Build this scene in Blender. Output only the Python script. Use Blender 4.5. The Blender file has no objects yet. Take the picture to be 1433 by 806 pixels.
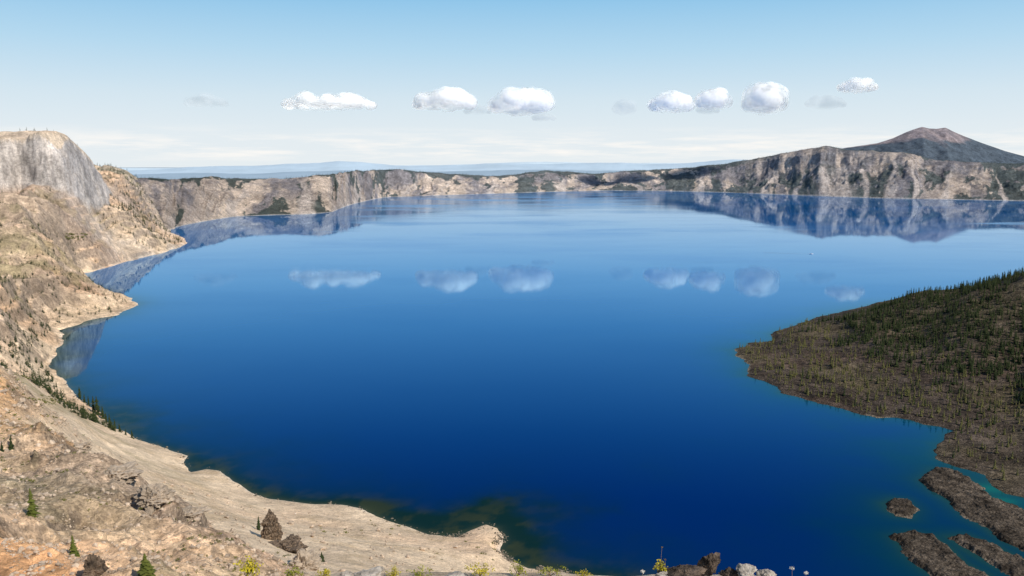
import bpy, bmesh, math, random
import numpy as np
from mathutils import Vector, Matrix, noise as mnoise
random.seed(7); RS = np.random.RandomState(11)
scene = bpy.context.scene
COL = scene.collection
H = 300.0; FPX = 1125.0
PIT = math.atan(171/FPX); cp, sp = math.cos(PIT), math.sin(PIT)

# ------------------------------------------------------------------ helpers
def ray(px, py):
    v = (403-py)/FPX
    return ((px-716.5)/FPX, cp+v*sp, -sp+v*cp)
def at(px, py, Y):
    d = ray(px, py); t = Y/d[1]
    return (d[0]*t, Y, H+d[2]*t)
def gnd(px, py, z=0.0):
    d = ray(px, py); t = (z-H)/d[2]
    return (d[0]*t, d[1]*t)
def tag(o, label=None, cat=None, group=None, kind=None):
    if label: o['label'] = label
    if cat: o['category'] = cat
    if group: o['group'] = group
    if kind: o['kind'] = kind
    return o
def obj(name, me, mat=None, parent=None):
    o = bpy.data.objects.new(name, me); COL.objects.link(o)
    if mat is not None and me is not None:
        me.materials.clear(); me.materials.append(mat)
    if parent: o.parent = parent
    return o
def empty(name, loc):
    o = bpy.data.objects.new(name, None); COL.objects.link(o); o.location = loc
    o.empty_display_size = 0.1
    return o
def smooth(a, b, x):
    t = np.clip((x-a)/(b-a), 0, 1); return t*t*(3-2*t)

def _h(ix, iy, s):
    n = (ix*374761393 + iy*668265263 + s*144269504) & 0xffffffff
    n = ((n ^ (n >> 13))*1274126177) & 0xffffffff
    n = n ^ (n >> 16)
    return n/2147483648.0-1.0
def vn(x, y, s=0):
    xf = np.floor(x); yf = np.floor(y)
    ix = xf.astype(np.int64); iy = yf.astype(np.int64)
    fx = x-xf; fy = y-yf
    fx = fx*fx*fx*(fx*(fx*6-15)+10); fy = fy*fy*fy*(fy*(fy*6-15)+10)
    a = _h(ix, iy, s); b = _h(ix+1, iy, s); c = _h(ix, iy+1, s); d = _h(ix+1, iy+1, s)
    return (a+(b-a)*fx)*(1-fy)+(c+(d-c)*fx)*fy
def fbm(x, y, lam, octs=4, s=0, gain=0.5):
    r = 0; a = 1.0; tot = 0
    c, sn = math.cos(0.65), math.sin(0.65)
    for k in range(octs):
        r = r+a*vn(x/lam+17.3*k, y/lam-9.1*k, s+k); tot += a
        a *= gain; lam *= 0.5
        x, y = x*c-y*sn, x*sn+y*c
    return r/tot
def ridg(x, y, lam, octs=4, s=0, gain=0.55):
    r = 0; a = 1.0; tot = 0
    c, sn = math.cos(0.9), math.sin(0.9)
    for k in range(octs):
        r = r+a*(1-2*np.abs(vn(x/lam+17.3*k, y/lam-9.1*k, s+k))); tot += a
        a *= gain; lam *= 0.5
        x, y = x*c-y*sn, x*sn+y*c
    return r/tot

def sdf(X, Y, poly):
    """signed distance, positive inside"""
    best = np.full(X.shape, 1e18); ins = np.zeros(X.shape, bool)
    n = len(poly)
    for i in range(n):
        x0, y0 = poly[i]; x1, y1 = poly[(i+1) % n]
        ex, ey = x1-x0, y1-y0
        L = ex*ex+ey*ey+1e-9
        t = np.clip(((X-x0)*ex+(Y-y0)*ey)/L, 0, 1)
        dx = X-(x0+t*ex); dy = Y-(y0+t*ey)
        best = np.minimum(best, dx*dx+dy*dy)
        if abs(ey) > 1e-9:
            c = (y0 > Y) != (y1 > Y)
            xi = x0+(Y-y0)*ex/ey
            ins ^= (c & (X < xi))
    d = np.sqrt(best)
    return np.where(ins, d, -d)

def mesh_from(name, verts, quads, tint=None, smoothf=True, k=4):
    me = bpy.data.meshes.new(name)
    nv = len(verts); nf = len(quads)
    me.vertices.add(nv); me.vertices.foreach_set('co', np.asarray(verts, np.float32).ravel())
    me.loops.add(nf*k); me.loops.foreach_set('vertex_index', np.asarray(quads, np.int32).ravel())
    me.polygons.add(nf); me.polygons.foreach_set('loop_start', np.arange(0, nf*k, k, dtype=np.int32))
    me.polygons.foreach_set('use_smooth', np.full(nf, smoothf, bool))
    me.update(calc_edges=True)
    if tint is not None:
        a = me.attributes.new('tint', 'FLOAT_COLOR', 'POINT')
        c = np.ones((nv, 4), np.float32); c[:, :tint.shape[1]] = tint
        a.data.foreach_set('color', c.ravel())
    return me
def grid_mesh(name, X, Y, Z, keep, tint):
    nu, nw = X.shape
    idx = np.arange(nu*nw).reshape(nu, nw)
    fk = keep[:-1, :-1] | keep[1:, :-1] | keep[1:, 1:] | keep[:-1, 1:]
    q = np.stack([idx[:-1, :-1][fk], idx[1:, :-1][fk], idx[1:, 1:][fk], idx[:-1, 1:][fk]], 1)
    used = np.zeros(nu*nw, bool); used[q.ravel()] = True
    remap = np.cumsum(used)-1
    V = np.stack([X.ravel(), Y.ravel(), Z.ravel()], 1)[used]
    return mesh_from(name, V, remap[q], tint.reshape(-1, tint.shape[-1])[used])
def upsample(A, st, nu, nw):
    iu = np.arange(nu)/st; iw = np.arange(nw)/st
    a = np.minimum(iu.astype(int), A.shape[0]-2); fa = (iu-a)[:, None]
    b = np.minimum(iw.astype(int), A.shape[1]-2); fb = (iw-b)[None, :]
    return (A[a][:, b]*(1-fa)+A[a+1][:, b]*fa)*(1-fb)+(A[a][:, b+1]*(1-fa)+A[a+1][:, b+1]*fa)*fb
US = 2.0
def rbf_fit(pts, vals):
    P = np.array(pts, float); n = len(P)
    D = np.sqrt(((P[:, None]-P[None])**2).sum(2)+1e-4)
    A = np.zeros((n+3, n+3)); A[:n, :n] = D-1e-3*np.eye(n); A[:n, n] = 1; A[:n, n+1:] = P
    A[n, :n] = 1; A[n+1:, :n] = P.T
    b = np.zeros(n+3); b[:n] = vals
    return P, np.linalg.solve(A, b)
def rbf_eval(f, U, W):
    P, c = f; n = len(P)
    r = c[n]+c[n+1]*U+c[n+2]*W
    for i in range(n):
        r = r+c[i]*np.sqrt((U-P[i, 0])**2+(W-P[i, 1])**2+1e-4)
    return r
def idw(pts, vals, U, W, p=3.0):
    P = np.array(pts); V = np.array(vals, float)
    if V.ndim == 1: V = V[:, None]
    num = np.zeros(U.shape+(V.shape[1],)); den = np.zeros(U.shape)
    for i in range(len(P)):
        w = 1.0/(((U-P[i, 0])**2+(W-P[i, 1])**2)+1e-4)**(p/2)
        den += w; num += w[..., None]*V[i]
    return num/den[..., None]
def blend(T, f, c):
    return T*(1-f[..., None])+np.array(c)*f[..., None]

# ------------------------------------------------------------------ materials
def N(nt, typ, **kw):
    n = nt.nodes.new(typ)
    for k, v in kw.items(): setattr(n, k, v)
    return n
def newmat(name):
    m = bpy.data.materials.new(name); m.use_nodes = True
    nt = m.node_tree
    for n in list(nt.nodes):
        if n.type != 'OUTPUT_MATERIAL': nt.nodes.remove(n)
    return m, nt, [n for n in nt.nodes if n.type == 'OUTPUT_MATERIAL'][0]
def noise_tex(nt, vec, scale, detail=6, rough=0.6):
    n = N(nt, 'ShaderNodeTexNoise'); n.inputs['Scale'].default_value = scale
    n.inputs['Detail'].default_value = detail; n.inputs['Roughness'].default_value = rough
    nt.links.new(vec, n.inputs['Vector']); return n.outputs['Fac']
def maprange(nt, v, a, b, c, d):
    m = N(nt, 'ShaderNodeMapRange'); nt.links.new(v, m.inputs['Value'])
    for k, x in zip(('From Min', 'From Max', 'To Min', 'To Max'), (a, b, c, d)): m.inputs[k].default_value = x
    return m.outputs['Result']
def mathn(nt, op, a, b=None):
    m = N(nt, 'ShaderNodeMath', operation=op)
    for i, x in enumerate((a, b)):
        if x is None: continue
        if isinstance(x, (int, float)): m.inputs[i].default_value = x
        else: nt.links.new(x, m.inputs[i])
    return m.outputs[0]
def mixc(nt, fac, a, b, mode='MIX'):
    m = N(nt, 'ShaderNodeMix', data_type='RGBA', blend_type=mode)
    for s, x in ((0, fac), (6, a), (7, b)):
        if isinstance(x, (int, float)): m.inputs[s].default_value = x
        elif isinstance(x, tuple): m.inputs[s].default_value = (*x, 1)
        else: nt.links.new(x, m.inputs[s])
    return m.outputs[2]
def vscale(nt, c, f):
    vm = N(nt, 'ShaderNodeVectorMath', operation='SCALE'); nt.links.new(c, vm.inputs[0])
    if isinstance(f, (int, float)): vm.inputs['Scale'].default_value = f
    else: nt.links.new(f, vm.inputs['Scale'])
    return vm.outputs[0]
def terrain_mat(name, scales, bumps, contrast=(0.62, 1.38), rough=0.95, cells=()):
    """tint attribute: rgb = ground colour, alpha = how rough the ground is"""
    m, nt, out = newmat(name)
    tc = N(nt, 'ShaderNodeTexCoord'); vec = tc.outputs['Object']
    at_ = N(nt, 'ShaderNodeAttribute', attribute_name='tint')
    c = at_.outputs['Color']; al = at_.outputs['Alpha']
    def damp(f): return mathn(nt, 'ADD', 1.0, mathn(nt, 'MULTIPLY', mathn(nt, 'SUBTRACT', f, 1.0), al))
    for s in scales:
        c = vscale(nt, c, damp(maprange(nt, noise_tex(nt, vec, s, 7, 0.68), 0.3, 0.7, *contrast)))
    nrm = None
    bst = mathn(nt, 'MULTIPLY', al, .9)
    for s, amt, dist in cells:
        v = N(nt, 'ShaderNodeTexVoronoi'); v.inputs['Scale'].default_value = s; v.inputs['Randomness'].default_value = 1
        nt.links.new(vec, v.inputs['Vector'])
        sep = N(nt, 'ShaderNodeSeparateColor'); nt.links.new(v.outputs['Color'], sep.inputs[0])
        c = vscale(nt, c, damp(maprange(nt, sep.outputs[0], 0, 1, 1-amt, 1+amt)))
        bp = N(nt, 'ShaderNodeBump'); bp.invert = True; nt.links.new(bst, bp.inputs['Strength']); bp.inputs['Distance'].default_value = dist
        nt.links.new(v.outputs['Distance'], bp.inputs['Height'])
        if nrm: nt.links.new(nrm, bp.inputs['Normal'])
        nrm = bp.outputs['Normal']
    b = N(nt, 'ShaderNodeBsdfPrincipled'); nt.links.new(c, b.inputs['Base Color'])
    b.inputs['Roughness'].default_value = rough; b.inputs['Specular IOR Level'].default_value = 0.05
    for s, dist in bumps:
        bp = N(nt, 'ShaderNodeBump'); nt.links.new(bst, bp.inputs['Strength']); bp.inputs['Distance'].default_value = dist
        nt.links.new(noise_tex(nt, vec, s, 8, 0.7), bp.inputs['Height'])
        if nrm: nt.links.new(nrm, bp.inputs['Normal'])
        nrm = bp.outputs['Normal']
    nt.links.new(nrm, b.inputs['Normal'])
    nt.links.new(b.outputs[0], out.inputs['Surface'])
    return m
def simple_mat(name, c1, c2, scale, bump=None, rough=0.9, lo=0.35, hi=0.65, spec=0.15):
    m, nt, out = newmat(name)
    tc = N(nt, 'ShaderNodeTexCoord'); vec = tc.outputs['Object']
    f = maprange(nt, noise_tex(nt, vec, scale, 7, 0.65), lo, hi, 0, 1)
    c = mixc(nt, f, c1, c2)
    b = N(nt, 'ShaderNodeBsdfPrincipled'); nt.links.new(c, b.inputs['Base Color'])
    b.inputs['Roughness'].default_value = rough; b.inputs['Specular IOR Level'].default_value = spec
    if bump:
        bp = N(nt, 'ShaderNodeBump'); bp.inputs['Strength'].default_value = 0.9; bp.inputs['Distance'].default_value = bump[1]
        nt.links.new(noise_tex(nt, vec, bump[0], 8, 0.7), bp.inputs['Height'])
        nt.links.new(bp.outputs['Normal'], b.inputs['Normal'])
    nt.links.new(b.outputs[0], out.inputs['Surface'])
    return m
M_slope = terrain_mat('caldera_ground', (0.012, 0.09, 0.7), ((0.05, 5.0), (0.3, 1.4), (2.5, 0.2)), (0.64, 1.42), cells=((1.3, .28, .4), (0.25, .14, .8)))
M_far = terrain_mat('far_cliff', (0.007, 0.035, 0.14), ((0.02, 22.0), (0.08, 7.0)), (0.62, 1.42))
M_lava = terrain_mat('lava_rubble', (0.03, 0.15, 0.6), ((0.12, 2.2), (0.5, 0.9)), (0.5, 1.5), cells=((.45, .38, 1.0),))
M_hills = terrain_mat('haze_tinted_hills', (0.0006,), ((0.001, 60.0),), (0.9, 1.1))
M_ledge = terrain_mat('ledge_soil', (2.0, 14.0), ((6.0, 0.05), (40.0, 0.01)), (0.6, 1.4))
M_bark = simple_mat('conifer_bark', (0.05, 0.035, 0.025), (0.13, 0.10, 0.08), 3.0, None)
M_green = simple_mat('conifer_green', (0.015, 0.026, 0.010), (0.050, 0.062, 0.019), 0.35, None, lo=0.3, hi=0.7)
M_olive = simple_mat('conifer_olive', (0.055, 0.060, 0.022), (0.165, 0.15, 0.05), 0.35, None, lo=0.3, hi=0.7)
M_bright = simple_mat('conifer_bright_green', (0.05, 0.07, 0.012), (0.14, 0.145, 0.03), 1.2, None, lo=0.3, hi=0.7)
M_fargreen = simple_mat('far_wood_green', (0.030, 0.043, 0.032), (0.056, 0.070, 0.046), 0.02, None)

# ------------------------------------------------------------------ shoreline
near_px = [(830, 806), (790, 801), (740, 794), (712, 783), (700, 770), (706, 752), (698, 738), (680, 733), (660, 741),
           (640, 752), (600, 748), (580, 741), (530, 722), (505, 711), (480, 706), (440, 706), (400, 701), (370, 696),
           (345, 688), (325, 674), (310, 658), (290, 655), (268, 660), (256, 648), (262, 638), (235, 630), (190, 612),
           (150, 590), (115, 560), (100, 543), (82, 522), (68, 512), (78, 490), (90, 475), (85, 462), (120, 450),
           (165, 440), (190, 427), (183, 417), (150, 405), (120, 395), (112, 384), (140, 377), (180, 365), (215, 357),
           (240, 350), (262, 341), (258, 334), (240, 327), (238, 322)]
far_px = [(238, 322), (250, 317), (280, 311), (330, 303), (380, 301), (430, 300), (465, 297), (478, 291), (500, 284), (540, 276),
          (600, 274), (690, 271), (750, 269), (850, 266.5), (950, 267.5), (1050, 270.5), (1150, 275), (1250, 278), (1433, 281),
          (1600, 285), (1900, 292)]
lake = [(2600, 240), (1200, 320), (600, 400), (300, 455), (140, 515)]+[gnd(*p) for p in near_px]+[gnd(*p) for p in far_px[1:]]+[(6500, 2500)]

# ------------------------------------------------------------------ left caldera slope (near + left wall)
S_, R_, O_, C_, G_, T_ = 'S', 'R', 'O', 'C', 'G', 'T'
COLS = {'S': (0.61, 0.47, 0.325), 'R': (0.46, 0.34, 0.24), 'O': (0.62, 0.375, 0.195), 'C': (0.33, 0.29, 0.255),
        'G': (0.44, 0.35, 0.235), 'T': (0.59, 0.44, 0.295)}
ROUGH = {'S': 0.14, 'R': 1.0, 'O': 0.7, 'C': 1.0, 'G': 1.0, 'T': 0.85}
ctl = []
def cpx(x, y, Y, k): X, Yy, Z = at(x, y, Y); ctl.append((X/Yy, math.log(Yy), Z, k))
def cw(u, Y, z, k): ctl.append((u, math.log(Y), z, k))
for dx, dy in ((0, 0), (-160, -6), (-420, -20)):
    for y, Y, k in ((806, 60, O_), (760, 85, O_), (720, 110, T_), (660, 165, G_), (610, 235, T_), (575, 310, O_), (540, 470, O_), (520, 600, T_), (480, 850, R_),
                    (440, 1150, R_), (400, 1400, T_), (350, 1750, T_), (310, 2050, R_), (288, 2350, R_)):
        cpx(dx, y+dy, Y, k)
    cw(at(dx, 186, 3000)[0]/3000, 2650, 225, R_)
    cw(at(dx, 186, 3000)[0]/3000, 4500, 300, 'G')
for y, Y, k in ((806, 62, O_), (720, 118, G_), (640, 200, R_), (575, 290, O_), (555, 800, S_), (532, 1050, S_), (450, 1450, R_), (400, 1600, R_),
                (350, 1800, T_), (310, 2100, R_), (290, 2400, R_)):
    cpx(60, y, Y, k)
cw(-.585, 450, 140, 'S'); cw(-.585, 2700, 218, R_)
for y, Y, k in ((395, 1800, R_), (365, 2000, T_), (325, 2150, R_), (296, 2450, R_)):
    cpx(100, y, Y, k)
cw(-.55, 2750, 200, R_)
for y, Y, k in ((806, 64, T_), (720, 128, G_), (640, 210, R_), (625, 700, S_)): cpx(150, y, Y, k)
for Y, z in ((350, 150), (500, 95)): cw(-.525, Y, z, 'S')
cpx(110, 612, 232, R_); cpx(110, 585, 740, S_)
for y, Y, k in ((340, 2450, R_), (306, 2750, T_), (292, 2900, R_), (266, 3200, R_)): cpx(140, y, Y, k)
for y, Y, k in ((332, 2700, T_), (302, 2950, T_), (276, 3300, R_), (251, 3700, T_), (250, 4200, G_)): cpx(175, y, Y, k)
for y, Y, k in ((332, 3150, T_), (306, 3500, R_), (278, 3900, T_), (254, 4400, G_)): cpx(215, y, Y, k)
for y, Y, k in ((337, 3250, S_), (322, 3860, S_), (312, 4100, R_), (290, 4400, T_), (262, 4700, G_)): cpx(240, y, Y, k)
for u in (-.48, -.42): cw(u, 6200, 120, 'G')
for y, Y, k in ((806, 62, G_), (760, 105, T_), (720, 145, R_), (692, 172, R_), (685, 560, S_)): cpx(250, y, Y, k)
for Y, z in ((260, 165), (380, 112)): cw(-.435, Y, z, 'S')
for y, Y, k in ((806, 95, G_), (765, 142, R_), (755, 400, S_), (730, 520, S_)): cpx(350, y, Y, k)
cw(-.345, 250, 150, 'S')
for y, Y, k in ((796, 132, R_), (775, 430, S_), (740, 550, S_)): cpx(430, y, Y, k)
cw(-.27, 250, 150, 'S')
for y, Y, k in ((806, 330, S_), (770, 450, S_)): cpx(480, y, Y, k)
for y, Y, k in ((806, 450, S_), (770, 540, S_)): cpx(600, y, Y, k)
cpx(690, 806, 530, S_); cpx(690, 770, 570, S_)
for u in (-.2, -.05, .1, .35, .7, 1.1):
    for Y, z in ((20, 280), (60, 250), (150, 200), (250, 152)): cw(u, Y, z, 'T')
for u in (.1, .35, .7): cw(u, 370, 50, 'S')
for u in (-1.1, -.8, -.5, -.35): cw(u, 20, 283, 'T')
for i, p in enumerate(near_px):
    X, Y = gnd(*p); ctl.append((X/Y, math.log(Y), 0.5, 'S' if (i < 29 or 46 < i) else 'T'))
cpts = [(c[0]*US, c[1]) for c in ctl]
f_z = rbf_fit(cpts, [c[2] for c in ctl])

DU, ST = 0.00115, 4
u0, u1 = -1.0, 0.62
lg = math.log
gw = np.concatenate([np.arange(lg(22), lg(60), .010), np.arange(lg(60), lg(330), .0042), np.arange(lg(330), lg(2250), .0040), np.arange(lg(2250), lg(3150), .0020), np.arange(lg(3150), lg(6200), .0046)])
gw = gw[:(len(gw)-1)//ST*ST+1]
NU = int((u1-u0)/DU)//ST*ST+1; NW = len(gw)
gu = u0+np.arange(NU)*DU
def jw(y): return int(np.searchsorted(gw, lg(y)))-1
CU, CW = np.meshgrid(gu[::ST]*US, gw[::ST], indexing='ij')
Zc = rbf_eval(f_z, CU, CW)
Rc = idw(cpts, [ROUGH[c[3]] for c in ctl], CU, CW)[..., 0]
Tc = idw(cpts, [COLS[c[3]] for c in ctl], CU, CW, 4.0)
Z = upsample(Zc, ST, NU, NW); RG = upsample(Rc, ST, NU, NW)
TI = np.stack([upsample(Tc[..., k], ST, NU, NW) for k in range(3)], -1)
U, W = np.meshgrid(gu, gw, indexing='ij'); Y = np.exp(W); X = U*Y
def ux(px_): return (px_-716.5)/FPX*1.002
fd = np.clip((U-ux(180))/(ux(264)-ux(180)), 0, 1)**1.5*smooth(3150, 3800, Y)
Z = Z*(1-fd)-12*fd
# flat topped cliff
cl_uv = [(-700, 2200), (-400, 2300), (-150, 2430), (-60, 2470), (0, 2500), (38, 2570), (66, 2540), (92, 2590), (112, 2690), (130, 2840), (150, 3200), (60, 3600), (-300, 3700), (-900, 3500)]
cl_poly = [(ux(a)*b, b) for a, b in cl_uv]
j0 = int(np.searchsorted(gw, lg(2050)))
CL = np.zeros_like(Z); KP = np.zeros_like(Z)
Xs, Ysub, Us = X[:, j0:], Y[:, j0:], U[:, j0:]
dP = sdf(Xs, Ysub, cl_poly)
dP = dP+ridg(Xs, Ysub, 150, 4, 61)*18+fbm(Xs, Ysub, 30, 3, 66)*8
zt = np.interp(Us, [ux(-400), ux(0), ux(45), ux(60), ux(92), ux(103), ux(114), ux(128), ux(140), ux(155), ux(170)], [415, 402, 402, 406, 413, 403, 384, 350, 312, 275, 240])
zt = zt+fbm(Xs, Ysub, 60, 3, 68)*4+np.clip(dP, 0, 200)*.02
kk = np.clip((dP+34)/64, 0, 1); kk = kk+.05*np.sin(kk*math.pi*6+2*fbm(Xs, Ysub, 200, 2, 69))
kk = np.clip(kk, 0, 1)
talus = np.clip((dP+220)/190, 0, 1)**1.6*26*smooth(ux(160), ux(110), Us)
Z[:, j0:] = np.maximum(Z[:, j0:]+talus*(1-kk), -12)*(1-kk)+np.maximum(zt, Z[:, j0:])*kk
KP[:, j0:] = smooth(.9, 1.0, kk); CL[:, j0:] = smooth(0, .12, kk)*smooth(1.0, .93, kk)

dl = -sdf(X, Y, lake)
dl = dl+fbm(X, Y, 60, 5, 5, .6)*np.clip(Y*0.007, 1, 15)
detail = np.zeros_like(Z)
sp_ = Y*0.0035
x_, y_ = X.copy(), Y.copy()
lam = 420.0
for k in range(10):
    n = vn(x_/lam+5.1*k, y_/lam-3.3*k, 31+k)
    rg = 1-2.4*np.abs(n)-.2
    wgt = np.clip(lam/(2.5*sp_)-1, 0, 1)*np.clip(Y/(5.0*lam), 0, 1)**1.5*np.clip(dl/(0.5*lam+2), 0, 1)
    if lam > 150: wgt = wgt*(1-.5*smooth(2600, 3100, Y))
    detail += wgt*lam*0.14*(0.75*rg+0.45*n)
    c, s = math.cos(.7), math.sin(.7); x_, y_ = x_*c-y_*s, x_*s+y_*c
    lam *= 0.52
wallm = smooth(700, 1200, Y)*smooth(10, 90, dl)*(1-KP)*(1-.7*CL)
gq = ridg(X*0.28+fbm(X, Y, 200, 2, 77)*30, Y, 150, 4, 75)-.1
detail += wallm*gq*28
Zn = Z+detail*RG*(1-.75*CL)*(1-.85*KP)
q1 = Zn/30+fbm(X, Y, 260, 3, 81)*1.6
bm1 = wallm*smooth(-.15, .25, fbm(X, Y, 170, 3, 83))
Zn = Zn+bm1*30*.20*np.sin(2*math.pi*q1)
q2 = Zn/5.0+fbm(X, Y, 40, 4, 85)*1.8
bm2 = smooth(330, 240, Y)*smooth(65, 95, Y)*smooth(.5, .9, RG)*smooth(-.12, .2, fbm(X, Y, 30, 3, 87))
Zn = Zn+bm2*5.0*.26*np.sin(2*math.pi*q2)
land = np.maximum(Zn, np.where(fd > .9, -12, 0.4+0.10*np.clip(dl, 0, 40)))
Zs = np.where(dl > 0, np.minimum(land, 0.35*dl+np.clip(dl-6, 0, None)*1.2), np.maximum(0.4*dl, -25))
keep = (dl > -35)
keep &= ~((U > at(268, 330, 3500)[0]/3500) & (Y > 3300))
keep &= ~((Y > 1500) & (U > -0.30))
n1 = fbm(X, Y, 90, 5, 71, .6); n2 = fbm(X, Y, 14, 5, 72, .6)
TI = TI*(1+(0.36*n1+0.34*n2)*(.3+.7*RG))[..., None]
gz = np.gradient(Zs, axis=1)/np.gradient(Y, axis=1); gx = np.gradient(Zs, axis=0)/(Y*DU)
stp = np.sqrt(gz**2+gx**2)
pk = smooth(0.0, 0.45, fbm(X, Y, 220, 4, 95))*0.6
TI = TI*(1-pk[..., None])+TI*np.array((1.13, 0.95, 0.85))*pk[..., None]
rk = smooth(0.85, 1.6, stp)*(1-0.8*CL)*smooth(0.25, 0.6, RG)*.78
TI = blend(TI, rk, (0.235, 0.178, 0.13))
TI = blend(TI, CL*.95, (0.34, 0.305, 0.275))
TI = blend(TI, KP*.7, (0.56, 0.45, 0.33))
sc = smooth(0.06, 0.30, fbm(X, Y, 100, 6, 91, .65))*smooth(500, 900, Y)*(1-CL)*(1-KP)*smooth(15, 60, dl)*smooth(1.8, 1.0, stp)
TI = blend(TI, 0.58*sc, (0.14, 0.127, 0.055))
sc2 = smooth(0, 0.3, fbm(X, Y, 90, 4, 99))*smooth(2950, 3400, Y)*smooth(1.0, .5, stp)*(1-KP)
TI = blend(TI, 0.6*sc2, (0.065, 0.075, 0.04))
nearsc = smooth(0.08, 0.38, fbm(X, Y, 20, 5, 93, .62))*smooth(400, 250, Y)*smooth(.35, .8, RG)
TI = blend(TI, .42*nearsc, (0.25, 0.21, 0.125))
bsh = smooth(.05, .35, fbm(X, Y, 28, 5, 97, .65))*smooth(330, 450, Y)*smooth(1100, 900, Y)*smooth(.5, .2, RG)*.55
TI = blend(TI, bsh, (0.46, 0.34, 0.21))
vs = vn(U*230+Zs/70, Zs/45, 44)*0.6+vn(U*620, Zs/30, 45)*0.45+vn(U*60-Zs/60, Zs/25, 46)*.4
TI = TI*(1+0.42*CL*vs)[..., None]
ring = smooth(4, 1.2, dl*np.clip(900/Y, .25, 1))*0.40*smooth(-.3, .3, fbm(X, Y, 40, 3, 98))
TI = blend(TI, ring, (0.58, 0.52, 0.44))
TI = np.clip(TI, 0.02, 0.74)
haze_mix = smooth(1200, 6000, Y)*0.22
TI = blend(TI, haze_mix, (0.38, 0.385, 0.41))  # aerial haze painted in: ground colour turns greyer with distance
TIA = np.concatenate([TI, np.clip(.55+.6*RG, 0, 1)[..., None]], -1)
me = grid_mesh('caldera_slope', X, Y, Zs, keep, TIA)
tag(obj('caldera_slope', me, M_slope), 'pale tan scree and rocky caldera wall on the left side of the lake', 'slope', kind='structure')
ZL = Zs
yyv = np.exp(gw)
def hit(px, py, ymin=48):
    d = ray(px, py); u = d[0]/d[1]; s = d[2]/d[1]
    i = int(round((u-u0)/DU))
    ok = np.where((ZL[i] >= H+s*yyv) & (yyv > ymin))[0]
    if len(ok) == 0: return None
    y = yyv[ok[0]]
    return (u*y, y, float(ZL[i, ok[0]]))

# ------------------------------------------------------------------ far rim
tops = [(-100, 262), (60, 256), (170, 250), (240, 251), (300, 247), (350, 250), (400, 251), (450, 245), (500, 240), (560, 237), (620, 243), (700, 247), (760, 239), (830, 243),
        (900, 239), (960, 234), (1010, 229), (1060, 221), (1110, 212), (1150, 206), (1200, 208), (1260, 214), (1300, 225), (1360, 227), (1433, 227), (1700, 225), (2000, 215)]
wid = [(-100, 900), (240, 850), (430, 1000), (520, 900), (700, 750), (850, 700), (1000, 1000), (1150, 1150), (1300, 1000), (1433, 900), (2000, 800)]
du = 0.00095
fu = np.arange(-0.62, 1.05, du)
fpx = fu*FPX*0.997+716.5
su = np.array([gnd(*p)[0]/gnd(*p)[1] for p in far_px]); sy = np.array([gnd(*p)[1] for p in far_px])
Ys = np.interp(fu, su, sy); Ys = np.where(fu < su[0], sy[0]-(su[0]-fu)*6000, Ys); Ys = np.maximum(Ys, 3300)
def sm(a, k):
    kk = np.hanning(k); kk /= kk.sum(); return np.convolve(np.pad(a, (k//2, k//2), 'edge'), kk, 'same')[k//2:-(k//2)][:len(a)]
rb = smooth(900, 1000, fpx)
Ys = sm(Ys, 21)*(1-rb)+sm(Ys, 161)*rb
Wd = sm(np.interp(fpx, [a for a, b in wid], [b for a, b in wid]), 61)
ty = sm(np.interp(fpx, [a for a, b in tops], [b for a, b in tops]), 15)
tn = np.concatenate([np.linspace(-0.08, 1.2, 250), 1.2+np.linspace(0.02, 4.0, 70)**1.3])
TT = np.broadcast_to(tn[None, :], (len(fu), len(tn)))
arc = np.cumsum(np.hypot(np.gradient(Ys), Ys*du))[:, None]+0*TT
emb = fbm(arc, TT*400+50, 900, 3, 201)*0.20+fbm(arc, TT*160, 260, 4, 205)*0.18
YY = Ys[:, None]+TT*Wd[:, None]
XX = fu[:, None]*YY
t = TT+emb*np.clip(TT*2.5, 0, 1)*np.clip(1.6-TT, 0, 1)
ztop = H+np.tan(np.arctan((403-ty)/FPX)-PIT)*(Ys+Wd*1.0)
ztop = ztop*(1+.06*fbm(arc[:, 0], arc[:, 0]*0, 420, 4, 199))
pA = np.interp(t, [-0.1, 0, 0.30, 0.60, 0.72, 0.79, 0.92, 1.0, 1.1], [-0.06, 0, 0.22, 0.48, 0.64, 0.86, 0.94, 0.985, 1.0])
pB = np.interp(t, [-0.1, 0, 0.25, 0.5, 0.75, 1.0, 1.1], [-0.06, 0, 0.26, 0.52, 0.77, 0.97, 1.0])
lft = smooth(560, 440, fpx)[:, None]
cm = smooth(-.25, .2, fbm(arc, TT*300, 700, 3, 215))*(1-.35*rb[:, None])*(1-.7*lft)
ZF = ztop[:, None]*(pA*cm+pB*(1-cm))
warp = fbm(arc, TT*500, 300, 4, 217)
body = np.clip(TT*3, 0, 1)*np.clip(1.2-TT, 0, 1)*np.clip(ztop[:, None]/250, .5, 1.7)
gul = (1-2.2*np.abs(vn(arc/260+1.5*warp, TT*1.2, 211)))*0.65+(1-2*np.abs(vn(arc/100+2.4*warp, TT*2.6, 212)))*0.4
ZF = ZF+gul*24*body*(.5+.8*smooth(-.3, .4, fbm(arc, TT*50, 600, 2, 219)))
ZF = ZF+ridg(XX, YY, 300, 6, 221, .66)*38*body+fbm(XX, YY, 90, 4, 225)*10*np.clip(TT*3, 0, 1)*np.clip(1.4-TT*.5, .4, 1)
qs = ZF/60+fbm(arc, TT*300, 500, 4, 227)*1.6
ZF = ZF+body*smooth(0, .35, fbm(arc, TT*260, 300, 3, 229))*60*.07*np.sin(2*math.pi*qs)
back = np.clip(TT-1.05, 0, None)*Wd[:, None]
ZF = ZF-back*0.085*np.clip(back/300, 0, 1)+fbm(XX, YY, 900, 3, 231)*np.clip(back*0.02, 0, 14)
ZF = np.where(TT < 0, -6+0*ZF, np.maximum(ZF, np.clip(TT, 0, .15)*40))
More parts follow.
